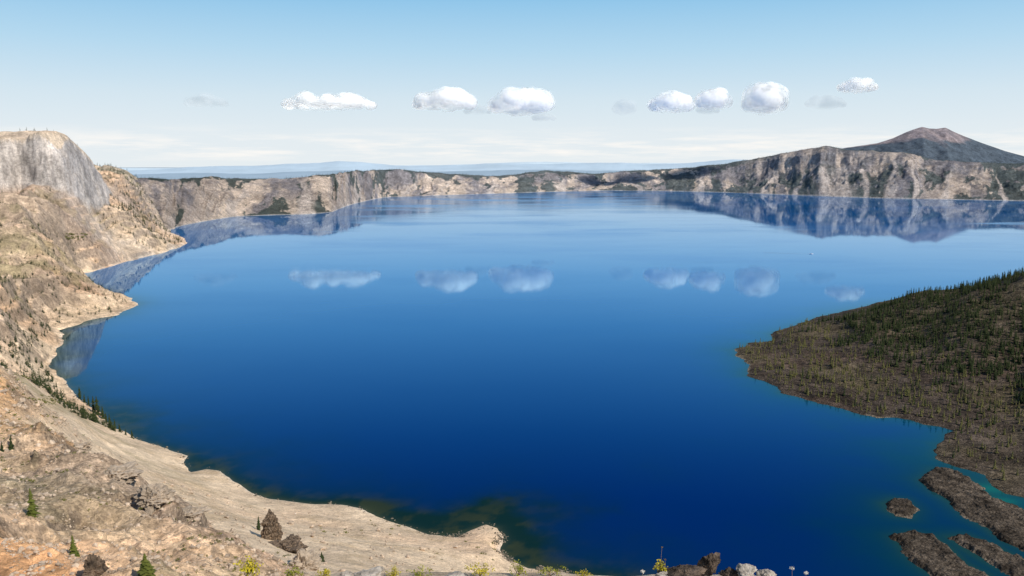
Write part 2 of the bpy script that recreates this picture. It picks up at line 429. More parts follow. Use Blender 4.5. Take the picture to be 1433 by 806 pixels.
g1 = np.gradient(ZF, axis=1)/np.maximum(np.gradient(YY, axis=1), .1); g0 = np.gradient(ZF, axis=0)/np.maximum(np.gradient(XX, axis=0), .1)
slope = np.hypot(g1, np.clip(g0, -3, 3))
rgt = smooth(930, 1080, fpx)[:, None]
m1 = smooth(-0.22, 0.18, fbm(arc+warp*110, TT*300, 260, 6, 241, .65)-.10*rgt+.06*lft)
tan_rock = np.array((0.58, 0.455, 0.35)); greyb = np.array((0.20, 0.172, 0.165))  # tan and grey rock tones, mixed by noise
FT = greyb*(1-m1[..., None])+tan_rock*m1[..., None]
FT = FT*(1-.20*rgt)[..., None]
ta = smooth(0.6, 0.15, TT)*0.75*smooth(-.2, .2, fbm(arc+warp*80, TT*120, 200, 3, 247))*(1-.7*rgt)
FT = blend(FT, ta, (0.57, 0.445, 0.33))
rkf = smooth(.9, 1.7, slope)*(.45+.2*rgt)
FT = blend(FT, rkf, (0.165, 0.15, 0.155))
bnd = smooth(.2, .8, np.sin(2*math.pi*qs*1.3))*smooth(.45, .6, TT)*smooth(1.1, 1.0, TT)*smooth(0, .3, fbm(arc, TT*200, 380, 3, 249))*.3
FT = blend(FT, bnd, (0.15, 0.135, 0.145))
fo = smooth(0.0, 0.10, fbm(arc+warp*70, TT*420, 230, 6, 251, .66)+0.42*smooth(0.86, 1.06, TT)-0.05-.12*smooth(.6, 1.1, slope)+.03*(1-rgt)-.05*lft+.20*smooth(.6, .2, TT)*rgt)
fo = np.maximum(fo, smooth(1.06, 1.16, TT))
bright_band = smooth(1020, 1090, fpx)*smooth(1290, 1240, fpx)
fo = fo*(1-0.8*bright_band[:, None]*smooth(.5, .7, TT)*smooth(1.1, .98, TT))
fan_all = np.zeros_like(TT)
for fx_, fw_, t1 in ((1165, 26, .85), (1238, 11, .85), (1320, 6, .8), (975, 10, .8), (1075, 7, .9), (1395, 5, .8), (430, 12, .9), (575, 6, .8), (780, 9, .8), (690, 6, .8), (340, 8, .8), (500, 7, .8), (880, 6, .7), (630, 5, .7), (1120, 5, .8), (1275, 5, .8), (1205, 5, .8)):
    fan = np.exp(-((fpx[:, None]+warp*22-fx_)/(fw_*(.22+1.0*np.clip(t1-TT, 0, 1))))**2)*smooth(t1+.02, t1-.2, TT)
    fan_all = np.maximum(fan_all, fan)
fan_all = smooth(.2, .85, fan_all+.25*fbm(arc, TT*120, 60, 4, 261)*(fan_all > .02))
fo = fo*(1-.85*fan_all)
FT = blend(FT, fo*.94, (0.033, 0.047, 0.033))
pale = bright_band[:, None]*smooth(.58, .72, TT)*smooth(1.1, .95, TT)*0.75*smooth(-.15, .15, fbm(arc+warp*60, TT*200, 150, 5, 257, .62))
FT = blend(FT, pale, (.60, .48, .38))
FT = blend(FT, .70*fan_all, (.50, .42, .36))
FT = blend(FT, 0.6*smooth(0.03, 0.0, TT), (.54, .49, .44))
haze_mix = 0.07+0.12*smooth(4000, 9500, YY)
FT = blend(FT, haze_mix, (0.32, 0.36, 0.44))  # distance haze painted into the rim colour, bluer farther away
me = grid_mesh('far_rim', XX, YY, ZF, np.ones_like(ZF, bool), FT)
tag(obj('far_rim', me, M_far), 'far caldera rim of pale cliffs with dark woods along its top', 'rim', kind='structure')

# ------------------------------------------------------------------ distant peak
pk_px = [(1020, 238), (1100, 220), (1170, 207), (1215, 200), (1236, 193), (1252, 185), (1262, 181), (1274, 177), (1284, 179.5), (1294, 180), (1306, 178), (1318, 184), (1332, 190), (1355, 199), (1390, 211), (1433, 223), (1500, 236), (1600, 246), (1800, 255)]
pu = np.arange(0.22, 1.0, 0.0010); pd = np.linspace(-2600, 2600, 180)
ppx = pu*FPX*0.99+716.5
py_ = sm(np.interp(ppx, [a for a, b in pk_px], [b for a, b in pk_px]), 5)
zr = H+np.tan(np.arctan((403-py_)/FPX)-PIT)*12500
PD = np.broadcast_to(pd[None], (len(pu), len(pd))); PY = 12500+PD; PX = pu[:, None]*12500*np.ones_like(PD)
PX = PX*(1+PD/12500*0.9)
PZ = zr[:, None]-np.abs(PD)*0.22*np.clip(zr[:, None]/500, .4, 1.7)
PZ = PZ+ridg(PX, PD*.35, 420, 4, 301)*55*np.clip(np.abs(PD)/400, 0, 1)+fbm(PX, PY, 150, 4, 305)*14*np.clip(np.abs(PD)/200, .1, 1)
hgt = (PZ-360)/450
bare = smooth(0.50, 0.72, hgt+0.45*fbm(PX, PY, 450, 5, 311)-0.30*smooth(6600, 7200, PX))
PT = blend(np.broadcast_to(np.array((.036, .047, .048)), PX.shape+(3,)), bare, (.24, .18, .16))
PT = PT*(1+.45*bare*vn(PX/90, PD/250, 9))[..., None]
PT = PT*0.78+np.array((0.26, 0.33, 0.46))*0.20  # even veil of bluish haze painted over the peak's own colour
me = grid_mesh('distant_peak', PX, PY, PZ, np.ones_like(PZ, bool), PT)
tag(obj('distant_peak', me, M_far), 'reddish bare-topped mountain peak rising behind the right rim', 'mountain', kind='structure')

# ------------------------------------------------------------------ hills with haze painted into their colour and ground sheet
def ridge(Yd, base, pts, seed, col, namp):
    uu = np.linspace(-1.3, 1.3, 900); p = uu*FPX*0.99+716.5
    yy = np.interp(p, [a for a, b in pts], [b for a, b in pts])
    zt = H+np.tan(np.arctan((403-yy)/FPX)-PIT)*Yd
    dd = np.linspace(-1, 1, 21)
    D = np.broadcast_to(dd[None], (900, 21)); Yg = Yd*(1+0.12*D); Xg = uu[:, None]*Yg
    zt = zt+namp*(fbm(uu*Yd, uu*0, Yd*0.12, 6, seed))
    Zg = base+(zt[:, None]-base)*(1-np.abs(D)**1.3)
    T = np.broadcast_to(np.array(col), Zg.shape+(3,)).copy()  # pale blue base colour stands in for aerial haze
    tag(obj('distant_hills', grid_mesh('distant_hills', Xg, Yg, Zg, np.ones_like(Zg, bool), T), M_hills), None, None, kind='structure')
ridge(20000, -30, [(-500, 240), (150, 243), (500, 241), (900, 238), (1200, 236), (1900, 240)], 401, (.29, .38, .46), 70)
ridge(34000, -30, [(-500, 236), (150, 239), (300, 233), (420, 231), (480, 227), (560, 232), (700, 230), (900, 230), (1020, 223), (1200, 225), (1900, 236)], 411, (.42, .525, .61), 130)
ridge(52000, -30, [(-500, 236), (300, 236), (500, 230), (620, 231), (760, 227), (1000, 230), (1100, 223), (1900, 236)], 421, (.53, .635, .70), 160)
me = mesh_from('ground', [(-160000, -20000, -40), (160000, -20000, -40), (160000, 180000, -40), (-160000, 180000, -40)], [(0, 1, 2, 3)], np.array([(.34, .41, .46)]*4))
tag(obj('ground', me, M_hills), None, None, kind='structure')

# ------------------------------------------------------------------ island
isl_px = [(1470, 705), (1433, 698), (1408, 690), (1372, 666), (1340, 655), (1312, 642), (1308, 622), (1330, 608), (1335, 602), (1318, 597), (1285, 590), (1250, 583), (1205, 582), (1170, 570),
          (1130, 560), (1105, 552), (1072, 536), (1045, 526), (1046, 512), (1036, 500), (1030, 489), (1050, 481), (1080, 477)]
island = [gnd(*p) for p in isl_px]+[(470, 1420), (600, 1570), (820, 1760), (1300, 1850), (1900, 1500), (1750, 900), (1100, 620), (700, 600)]
ic = []
def ip(x, y, Yd): X_, Y_, Z_ = at(x, y, Yd); ic.append((X_/Y_*US, math.log(Y_), Z_))
for y, Yd in ((640, 790), (600, 870), (560, 960), (520, 1060), (480, 1150), (440, 1230), (400, 1300), (390, 1330)): ip(1433, y, Yd)
for y, Yd in ((560, 985), (520, 1110), (480, 1230), (453, 1310), (431, 1370)): ip(1290, y, Yd)
for y, Yd in ((410, 1350),): ip(1365, y, Yd)
for y, Yd in ((540, 1058), (510, 1180), (484, 1290), (471, 1340)): ip(1165, y, Yd)
for y, Yd in ((512, 1180), (488, 1285)): ip(1080, y, Yd)
for x_0, y_0, z_0 in ((520, 1390, 12), (640, 1450, 32), (760, 1500, 60), (700, 1600, 8), (950, 1420, 118), (1100, 1450, 180), (1250, 1400, 205), (1250, 1100, 110), (1000, 1000, 60), (1000, 800, 10), (1000, 1700, 30), (1500, 1300, 90), (750, 760, 7)):
    ic.append((x_0/y_0*US, math.log(y_0), z_0))
for p in island: ic.append((p[0]/p[1]*US, math.log(p[1]), 0.8))
fi = rbf_fit([(a, b) for a, b, c in ic], [c for a, b, c in ic])
iu = np.arange(0.24, 1.3, 0.0010); iw = np.arange(math.log(590), math.log(1900), 0.0026)
IU, IW = np.meshgrid(iu, iw, indexing='ij'); IY = np.exp(IW); IX = IU*IY
izb = rbf_eval(fi, IU*US, IW)
di = sdf(IX, IY, island)+fbm(IX, IY, 45, 6, 501, .65)*13
lump = np.zeros_like(izb); la = 70.0
for k in range(6):
    lump += la*0.06*(1-2*np.abs(vn(IX/la+k*3, IY/la, 511+k)))*np.clip(di/(la*.6), 0, 1); la *= .5
IZ = np.where(di > 0, np.maximum(izb+lump*0.8, 0.6+0.02*di), np.maximum(di*0.4, -20))
IZ = np.where(di > 0, np.minimum(IZ, di*0.5), IZ)
n1 = fbm(IX, IY, 60, 5, 521, .6); n2 = fbm(IX, IY, 160, 4, 525)
IT = np.array((.066, .051, .040))*(1+.65*n1)[..., None]
ol = smooth(0, .35, n2)*0.5
IT = blend(IT, ol, (.092, .074, .043))
red = smooth(.1, .4, fbm(IX, IY, 120, 4, 531))*.4
IT = blend(IT, red, (.095, .063, .047))
wd = smooth(14, 34, izb)*.35
IT = blend(IT, wd, (.058, .050, .028))
rr = smooth(3, 1.0, di)*smooth(0, .4, fbm(IX, IY, 70, 4, 533))*0.6
IT = blend(IT, rr, (.26, .21, .15))
me = grid_mesh('island', IX, IY, IZ, di > -20, np.clip(IT, .012, .6))
tag(obj('island', me, M_lava), 'dark lava island with a wooded cone slope at the right', 'island', kind='structure')
def izat(x, y):
    i = int((x/y-iu[0])/0.0010); j = int((math.log(y)-iw[0])/0.0026)
    if 0 <= i < len(iu) and 0 <= j < len(iw): return IZ[i, j], di[i, j]
    return -9, -9
islets_px = [
    [(1287, 672), (1305, 656), (1325, 656), (1345, 662), (1370, 678), (1392, 697), (1425, 711), (1460, 725), (1470, 780), (1433, 770), (1402, 757), (1378, 738), (1350, 722), (1328, 703), (1304, 688)],
    [(1234, 704), (1250, 698), (1268, 700), (1279, 712), (1272, 724), (1254, 722), (1240, 714)],
    [(1250, 752), (1275, 745), (1308, 751), (1332, 768), (1350, 788), (1382, 804), (1400, 830), (1350, 840), (1310, 812), (1270, 778)],
    [(1325, 751), (1352, 749), (1392, 762), (1430, 783), (1470, 805), (1470, 830), (1430, 810), (1385, 790), (1350, 770)]]
isl_lab = ['long rubble islet just below the main island shore', 'small oval rubble islet standing alone in the water', 'broad rubble islet at the bottom edge of the photo', 'narrow rubble islet between the broad and the long ones']
islets = []
for pxs, lb in zip(islets_px, isl_lab):
    poly = [gnd(*p) for p in pxs]; islets.append(poly)
    xs = [p[0] for p in poly]; ys = [p[1] for p in poly]
    gx_ = np.arange(min(xs)-12, max(xs)+12, 0.6); gy_ = np.arange(min(ys)-12, max(ys)+12, 0.6)
    AX, AY = np.meshgrid(gx_, gy_, indexing='ij')
    d = sdf(AX, AY, poly)+fbm(AX, AY, 16, 5, 601, .65)*7
    az = np.where(d > 0, np.minimum(d*.5, 2.2+0*d)+np.clip(d*.4, 0, 1)*(ridg(AX, AY, 8, 5, 611, .62)*2.0+fbm(AX, AY, 22, 2, 612)*1.2), d*.35)
    tt = np.array((.070, .056, .043))*(1+.65*fbm(AX, AY, 12, 4, 621))[..., None]
    r2 = smooth(2.0, .5, d)*.35*smooth(-.1, .35, fbm(AX, AY, 20, 3, 623)); tt = blend(tt, r2, (.22, .18, .13))
    tag(obj('lava_islet', grid_mesh('lava_islet', AX, AY, az, d > -6, np.clip(tt, .015, .5)), M_lava), lb, 'islet', kind='structure')

# ------------------------------------------------------------------ water
wu = np.arange(-1.0, 1.15, 0.0038); ww = np.arange(math.log(300), math.log(11500), 0.005)
WU, WW = np.meshgrid(wu, ww, indexing='ij'); WY = np.exp(WW); WX = WU*WY
dw = sdf(WX, WY, lake)-fbm(WX, WY, 60, 5, 5, .6)*np.clip(WY*0.007, 1, 15)
dI = -(sdf(WX, WY, island)+fbm(WX, WY, 45, 6, 501, .65)*13)
dJ = np.full_like(dI, 1e9)
for p in islets: dJ = np.minimum(dJ, -sdf(WX, WY, p))
nw = fbm(WX, WY, 70, 5, 701, .6)
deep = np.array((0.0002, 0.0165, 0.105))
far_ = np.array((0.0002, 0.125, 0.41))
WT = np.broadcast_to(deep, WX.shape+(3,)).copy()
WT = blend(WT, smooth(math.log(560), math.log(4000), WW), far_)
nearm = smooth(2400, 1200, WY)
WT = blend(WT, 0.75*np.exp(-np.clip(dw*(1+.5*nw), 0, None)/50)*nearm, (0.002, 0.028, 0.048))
def blob(px_, py2, rx, ry, a):
    bx, by = gnd(px_, py2)
    return a*np.exp(-(((WX-bx)/rx)**2+((WY-by)/ry)**2)*(1+1.1*nw))
shoal = np.maximum.reduce([blob(655, 732, 60, 34, 1.0), blob(590, 728, 60, 26, .9), blob(520, 708, 40, 18, .7), blob(166, 586, 26, 34, .7), blob(722, 768, 36, 28, .9), blob(272, 648, 24, 18, .6)])
f = np.clip(np.exp(-np.clip(dw*(1+.8*nw), 0, None)/19)*1.1+1.0*shoal*(dw > 0), 0, .93)*nearm
mott = smooth(-.1, .4, fbm(WX, WY, 16, 5, 711, .62))*np.exp(-np.clip(dw, 0, None)/45)
WT = WT*(1-f[..., None])+(np.array((.004, .021, .020))*(1-mott[..., None])+np.array((.030, .040, .020))*mott[..., None])*f[..., None]
WT = blend(WT, 0.5*np.exp(-np.clip(dw*(1+.5*nw), 0, None)/3.4)*nearm, (.06, .078, .052))
WT = blend(WT, 0.72*np.exp(-np.clip(dI*(1+.6*nw), 0, None)/36), (.002, .062, .072))
WT = blend(WT, 0.72*np.exp(-np.clip(dJ*(1+.6*nw), 0, None)/44), (.002, .042, .049))
WT = blend(WT, 0.6*np.exp(-np.clip(np.minimum(dI, dJ), 0, None)/6), (.014, .052, .042))
for px_, py2, rx, ry, a in ((1387, 684, 11, 12, .85), (1405, 701, 13, 9, .85), (1426, 655, 9, 7, .8), (1420, 715, 10, 7, .7)):
    bx_, by_ = gnd(px_, py2)
    WT = blend(WT, a*np.exp(-(((WX-bx_)/rx)**2+((WY-by_)/ry)**2)), (0.006, 0.11, 0.09))
wpx = WU*FPX*.997+716.5
wnd = smooth(4300, 6000, WY)*smooth(430, 560, wpx)*smooth(1010, 880, wpx)
rip = smooth(.05, .30, fbm(WX*.6, WY*1.3, 1100, 6, 731, .6))*smooth(2800, 4000, WY)*smooth(330, 480, wpx)
wnd = np.maximum(wnd*.8, .62*rip)
WTA = np.concatenate([WT, wnd[..., None]], -1)
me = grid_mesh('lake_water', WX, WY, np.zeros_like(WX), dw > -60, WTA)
m, nt, out = newmat('lake_water')
tc = N(nt, 'ShaderNodeTexCoord'); vec = tc.outputs['Object']
a_ = N(nt, 'ShaderNodeAttribute', attribute_name='tint')
dif = N(nt, 'ShaderNodeBsdfDiffuse'); nt.links.new(a_.outputs['Color'], dif.inputs['Color'])
fr = N(nt, 'ShaderNodeFresnel'); fr.inputs['IOR'].default_value = 1.33
gl = N(nt, 'ShaderNodeBsdfGlossy')
nt.links.new(mixc(nt, maprange(nt, fr.outputs[0], .42, .74, 0, 1), (0.61, 0.88, 1.0), (0.72, 0.84, 0.93)), gl.inputs['Color'])
mp = N(nt, 'ShaderNodeMapping'); mp.inputs['Scale'].default_value = (0.0011, 0.0022, 1); nt.links.new(vec, mp.inputs['Vector'])
wind = noise_tex(nt, mp.outputs[0], 1.0, 7, 0.60)
r1 = maprange(nt, wind, 0.48, 0.68, 0.020, 0.055)
r2_ = mathn(nt, 'MULTIPLY', a_.outputs['Alpha'], maprange(nt, wind, .36, .64, .06, .20))
nt.links.new(mathn(nt, 'ADD', r1, r2_), gl.inputs['Roughness'])
fm = maprange(nt, fr.outputs[0], .10, .72, 0.0, .80)
fac = mathn(nt, 'MULTIPLY', fm, maprange(nt, wind, 0.46, 0.68, .98, 0.86))
bp = N(nt, 'ShaderNodeBump'); bp.inputs['Strength'].default_value = 0.05; bp.inputs['Distance'].default_value = 0.3
nt.links.new(noise_tex(nt, vec, 0.12, 3, 0.5), bp.inputs['Height'])
nt.links.new(bp.outputs[0], gl.inputs['Normal'])
mx = N(nt, 'ShaderNodeMixShader'); nt.links.new(fac, mx.inputs[0]); nt.links.new(dif.outputs[0], mx.inputs[1]); nt.links.new(gl.outputs[0], mx.inputs[2])
nt.links.new(mx.outputs[0], out.inputs['Surface'])
tag(obj('lake_water', me, m), 'deep blue calm lake filling the caldera', 'lake', kind='structure')

# ------------------------------------------------------------------ trees
def conifer(K, n, R, seed, base=0.10, ragged=0.3):
    r = random.Random(seed); V = []; Q = []
    for k in range(K):
        h = base+(0.97-base)*k/(K-1)
        rad = R*((1-h)**0.75)*(1+r.uniform(-ragged, ragged))+0.012
        for i in range(n):
            if r.random() < 0.14: continue
            a = 2*math.pi*(i+r.random()*.7)/n+k*1.1
            q = rad*(1+r.uniform(-.35, .3)); hh = h+r.uniform(-.02, .02)
            dr = 0.30*q+0.01
            wdt = 0.36*q+0.012
            c, s = math.cos(a), math.sin(a)
            b0 = len(V)
            V += [(0, 0, hh+0.04), (c*q*.6-s*wdt, s*q*.6+c*wdt, hh-dr*.4-.012), (c*q, s*q, hh-dr), (c*q*.6+s*wdt, s*q*.6-c*wdt, hh-dr*.4-.012)]
            Q.append((b0, b0+1, b0+2, b0+3))
    b0 = len(V)
    V += [(0.012, 0, .93), (-.008, .01, .93), (0, 0, 1.03), (-.006, -.01, .93)]; Q.append((b0, b0+1, b0+2, b0+3))
    return np.array(V), np.array(Q)
def trunk_mesh(seed):
    bm = bmesh.new(); r = random.Random(seed)
    lev = [(0, .022), (.02, .017), (.3, .012), (.65, .007), (.96, .002)]
    rings = []
    for z, rr in lev:
        ox = r.uniform(-.006, .006) if z > .05 else 0
        rings.append([bm.verts.new((ox+rr*math.cos(a), rr*math.sin(a), z)) for a in np.linspace(0, 2*math.pi, 7)[:-1]])
    for A, B in zip(rings, rings[1:]):
        for i in range(6): bm.faces.new((A[i], A[(i+1) % 6], B[(i+1) % 6], B[i]))
    for k in range(5):
        z = .06+.05*k; a = r.uniform(0, 6.28); L = .07
        v = [bm.verts.new((0, 0, z)), bm.verts.new((0, 0, z+.008)), bm.verts.new((L*math.cos(a), L*math.sin(a), z+.01))]
        bm.faces.new(v)
    me = bpy.data.meshes.new('trunk'); bm.to_mesh(me); bm.free(); me.materials.append(M_bark); return me
crowns = {}
trunks = [trunk_mesh(i) for i in range(3)]
def crown_me(kind, i):
    key = (kind, i)
    if key not in crowns:
        K, n, R, base = {'slim': (15, 7, .13, .16), 'full': (16, 8, .20, .06), 'near': (26, 11, .24, .03)}[kind.split('_')[0]]
        V, Q = conifer(K, n, R, 100+i*7+len(kind), base, .45)
        me = mesh_from('crown', V, Q, None, False)
        me.materials.append({'green': M_green, 'olive': M_olive, 'bright': M_bright}[kind.split('_')[1]])
        crowns[key] = me
    return crowns[key]
def tree(p, h, kind, label, group, wide=1.0):
    t_ = empty('conifer_tree', p); t_.scale = (h*wide, h*wide, h); t_.rotation_euler = (random.uniform(-.04, .04), random.uniform(-.04, .04), random.uniform(0, 6.28))
    tag(t_, label, 'tree', group)
    a = bpy.data.objects.new('trunk', random.choice(trunks)); COL.objects.link(a); a.parent = t_
    b = bpy.data.objects.new('crown', crown_me(kind, random.randrange(4))); COL.objects.link(b); b.parent = t_
    return t_
def forest(name, P, hts, templ, mat, label):
    allV = []; allQ = []; off = 0
    for i, (p, h) in enumerate(zip(P, hts)):
        V, Q = templ[i % len(templ)]
        a = RS.uniform(0, 6.28); c, s = math.cos(a), math.sin(a)
        w = h*RS.uniform(.85, 1.25)
        allV.append(np.stack([p[0]+w*(V[:, 0]*c-V[:, 1]*s), p[1]+w*(V[:, 0]*s+V[:, 1]*c), p[2]+h*V[:, 2]], 1))
        allQ.append(Q+off); off += len(V)
    me = mesh_from(name, np.concatenate(allV), np.concatenate(allQ), None, False)
    return tag(obj(name, me, mat), label, 'trees', kind='stuff')

cand = []
tries = 0
while len(cand) < 4600 and tries < 110000:
    tries += 1
    y = random.uniform(720, 1480); u = random.uniform(.27, .76); x = u*y
    z, d = izat(x, y)
    if d < 7 or z < 0.6: continue
    up = z > 15+14*mnoise.noise(Vector((x/60, y/60, 3)))
    cl = mnoise.noise(Vector((x/45, y/45, 0)))
    pr = ((.72 if z > 22 else .5)+.5*cl) if up else (0.24+0.42*max(0, cl+.1))
    if y < 860: pr *= .35
    if z > 84 and cl > 0.05 and u > .61: pr *= .2
    if random.random() > pr: continue
    h = random.uniform(7.5, 14.5) if up else random.uniform(6, 12)
    if not up and random.random() < .35: h *= .6
    cand.append((x, y, z-.3, h, up))
cand.sort(key=lambda c: -(c[3]/c[1])*(1.0 if c[0]/c[1] < .66 else .3)*(1.2 if not c[4] else 1))
for x, y, z, h, up in cand[:235]:
    if up: lab = 'dark conifer within the dense wood on the island cone slope'
    elif y < 960: lab = 'scattered conifer on the island lava flat near its lower shore'
    else: lab = 'slender olive conifer scattered over the brown lava flat of the island'
    tree((x, y, z), h, 'slim_green' if up else random.choice(('slim_olive', 'slim_olive', 'slim_green')), lab, 'conifers growing on the lava island', 1.25)
T1 = [conifer(11, 6, .17, 900+i, .10) for i in range(5)]
rest = cand[235:]
A = [c for c in rest if c[4]]; B = [c for c in rest if not c[4]]
forest('island_forest', [c[:3] for c in A], [c[3] for c in A], T1, M_green, 'dense dark conifer forest covering the island cone slope')
forest('island_scattered_trees', [c[:3] for c in B], [c[3] for c in B], T1, M_olive, 'olive conifers thinly scattered over the lava flat')

shore = [(112, 556, 18), (118, 562, 13), (124, 566, 15), (131, 575, 24), (137, 579, 28), (144, 584, 19), (149, 589, 15), (154, 594, 17), (161, 598, 15), (168, 603, 14), (176, 607, 10), (185, 611, 13), (73, 533, 12), (79, 541, 10)]
for px_, py2, s in shore:
    p = hit(px_, py2+2, 400)
    if p: tree((p[0], p[1], p[2]-.3), s/FPX*p[1], 'full_green', 'dark conifer in the row along the left shore below the scree', 'conifers in a row along the left shore', .95)
for px_, py2, s, kd, lab, wd in ((46, 722, 42, 'near_bright', 'bright green lone young conifer on the stony slope at lower left', .72),
                             (206, 812, 38, 'near_bright', 'bright green bushy conifer top at the bottom left edge', 1.3),
                             (450, 786, 16, 'near_green', 'small dark conifer right of the brown rock spire', 1.2),
                             (362, 742, 22, 'near_green', 'thin dark conifer just left of the brown rock spire', .6),
                             (104, 778, 34, 'near_bright', 'yellow-green young conifer beside the dark low rock', .8),
                             (16, 630, 20, 'near_green', 'slim conifer on the orange soil at the left edge', .7),
                             (3, 632, 16, 'near_green', 'shorter conifer cut by the left edge on orange soil', .7)):
    p = hit(px_, py2)
    if p: tree((p[0], p[1], p[2]-.1), s/FPX*p[1], kd, lab, None, wd)

P = []; Hs = []
tries = 0
while len(P) < 5200 and tries < 90000:
    tries += 1
    px_ = random.uniform(-20, 262); y = math.exp(random.uniform(math.log(850), math.log(4900))); u = (px_-716.5)/FPX; x = u*y
    i = int((u-u0)/DU); j = jw(y)
    if not (0 <= i < NU and 0 <= j < NW): continue
    if dl[i, j] < 18 or CL[i, j] > .3 or not keep[i, j] or stp[i, j] > 3 or ZL[i, j] < 1.5: continue
    cl = mnoise.fractal(Vector((x/130, y/130, 0)), 1, 2, 3)
    pr = .16+.95*max(0, cl)+(0.6 if (px_ > 150 and y > 2900) else 0)+(.5 if y > 3900 else 0)
    if KP[i, j] > .3: pr *= .12
    if random.random() > pr: continue
    P.append((x, y, ZL[i, j]-.6)); Hs.append(random.uniform(6, 13)*(1.25 if y > 2500 else .85)*(.6 if random.random() < .3 else 1))
T2 = [conifer(7, 5, .30, 950+i, .02) for i in range(4)]
forest('wall_scrub_trees', P, Hs, T2, M_green, 'small dark conifers dotted over the left caldera wall')
P = []; Hs = []
tries = 0
while len(P) < 9500 and tries < 200000:
    tries += 1
    i = random.randrange(60, len(fu)-1); j = random.randrange(8, 272)
    if fo[i, j] < 0.4 and random.random() > .10+.16*lft[i, 0]: continue
    if fu[i] > .72 or fu[i] < -.5: continue
    if random.random() > Ys[i]/10000+.2: continue
    P.append((XX[i, j]+random.uniform(-4, 4), YY[i, j], ZF[i, j]-1)); Hs.append(random.uniform(9, 20)*(1.0 if YY[i, j] > 6000 else .8))
T3 = [conifer(4, 5, .28, 970+i, .02) for i in range(4)]
forest('far_rim_woods', P, Hs, T3, M_fargreen, 'dark conifer woods along the top and gullies of the far rim')

# ------------------------------------------------------------------ rocks
def rock_mesh(seed, cuts=16, rough=.12, sub=4, stretch=(1, 1, 1), spiky=0.0, qmin=.55):
    r = random.Random(seed); bm = bmesh.new()
    bmesh.ops.create_icosphere(bm, subdivisions=sub, radius=1)
    pl = []
    for k in range(cuts):
        v = Vector((r.gauss(0, 1), r.gauss(0, 1), r.gauss(0, 1))).normalized(); pl.append((v, r.uniform(qmin, 1.0)))
    o = Vector((seed*3.1, seed*1.7, 0))
    for v in bm.verts:
        d = v.co.normalized(); rad = 1.25
        for nrm, q in pl:
            c = d.dot(nrm)
            if c > .05: rad = min(rad, q/c)
        rad *= 1+rough*mnoise.fractal(d*2.2+o, .7, 2.1, 6)+spiky*mnoise.ridged_multi_fractal(d*2.0+o, .9, 2.1, 4, 1.0, 2.0)*.2*max(0, d.z+.3)
        rad *= 1-.10*max(0, 1-9*abs(mnoise.noise(d*2.6+o*1.3)))           # cracks
        v.co = Vector((d.x*stretch[0], d.y*stretch[1], d.z*stretch[2]))*rad
    me = bpy.data.meshes.new('rock'); bm.to_mesh(me); bm.free()
    return me
M_rdark = simple_mat('rock_dark_lichen', (0.028, 0.022, 0.018), (0.22, 0.16, 0.115), 7.0, (18.0, .03), lo=.42, hi=.72)
M_rpale = simple_mat('rock_pale_weathered', (0.22, 0.19, 0.155), (0.56, 0.50, 0.43), 9.0, (22.0, .03), lo=.38, hi=.66)
M_rbrown = simple_mat('rock_brown_spire', (0.045, 0.034, 0.025), (0.29, 0.21, 0.145), 0.8, (1.6, .6), lo=.40, hi=.66)
M_rgrey = simple_mat('rock_tan_outcrop', (0.24, 0.19, 0.14), (0.52, 0.42, 0.32), 0.4, (0.9, .8))
def rock(name, loc, size, seed, mat, label, cat='rock', group=None, rz=0, **kw):
    o = obj(name, rock_mesh(seed, stretch=size, **kw), mat); o.location = loc; o.rotation_euler = (0, 0, rz)
    return tag(o, label, cat, group)
def rock_px(name, px_, py2, wpx, hpx, seed, mat, label, sink=.25, **kw):
    p = hit(px_, py2); s = p[1]/FPX
    return rock(name, (p[0], p[1], p[2]+hpx*s*(.5-sink)), (wpx*s*.5, wpx*s*.5, hpx*s*.55), seed, mat, label, **kw)
rock_px('rock_spire', 382, 756, 32, 48, 5, M_rbrown, 'dark brown upright rock spire on the edge of the pale scree', .1, sub=5, spiky=.35, rough=.35, cuts=16, qmin=.45)
rock_px('rock_outcrop', 405, 772, 76, 24, 6, M_rbrown, 'low brown rock at the foot of the upright spire', .3, sub=5, rough=.45, spiky=.3, cuts=18, qmin=.45)
rock_px('rock_outcrop', 214, 706, 74, 48, 8, M_rgrey, 'large pale grey layered outcrop on the slope at lower left', .38, sub=5, rough=.45, spiky=.4, cuts=24, qmin=.45)
rock_px('rock_outcrop', 160, 668, 90, 34, 9, M_rgrey, 'long grey outcrop up the slope left of the largest outcrop', .42, sub=5, rough=.45, spiky=.4, cuts=24, qmin=.45)
rock_px('rock_outcrop', 112, 632, 40, 16, 10, M_rgrey, 'small grey outcrop on the skyline of the near spur', .38, sub=5, rough=.35, spiky=.2)
rock_px('rock_outcrop', 134, 808, 36, 44, 12, M_rbrown, 'dark low rock beside the yellow-green young conifer', .3, sub=5, rough=.45, spiky=.4, cuts=18, qmin=.45)
rock_px('rock_outcrop', 425, 796, 56, 30, 13, M_rgrey, 'grey-brown outcrop on the spur end below the spire', .38, sub=5, rough=.45, spiky=.3, cuts=18, qmin=.45)
rock_px('rock_outcrop', 262, 722, 64, 20, 14, M_rgrey, 'flat grey outcrop below the largest pale one', .42, sub=5, rough=.4, spiky=.3, cuts=18, qmin=.45)

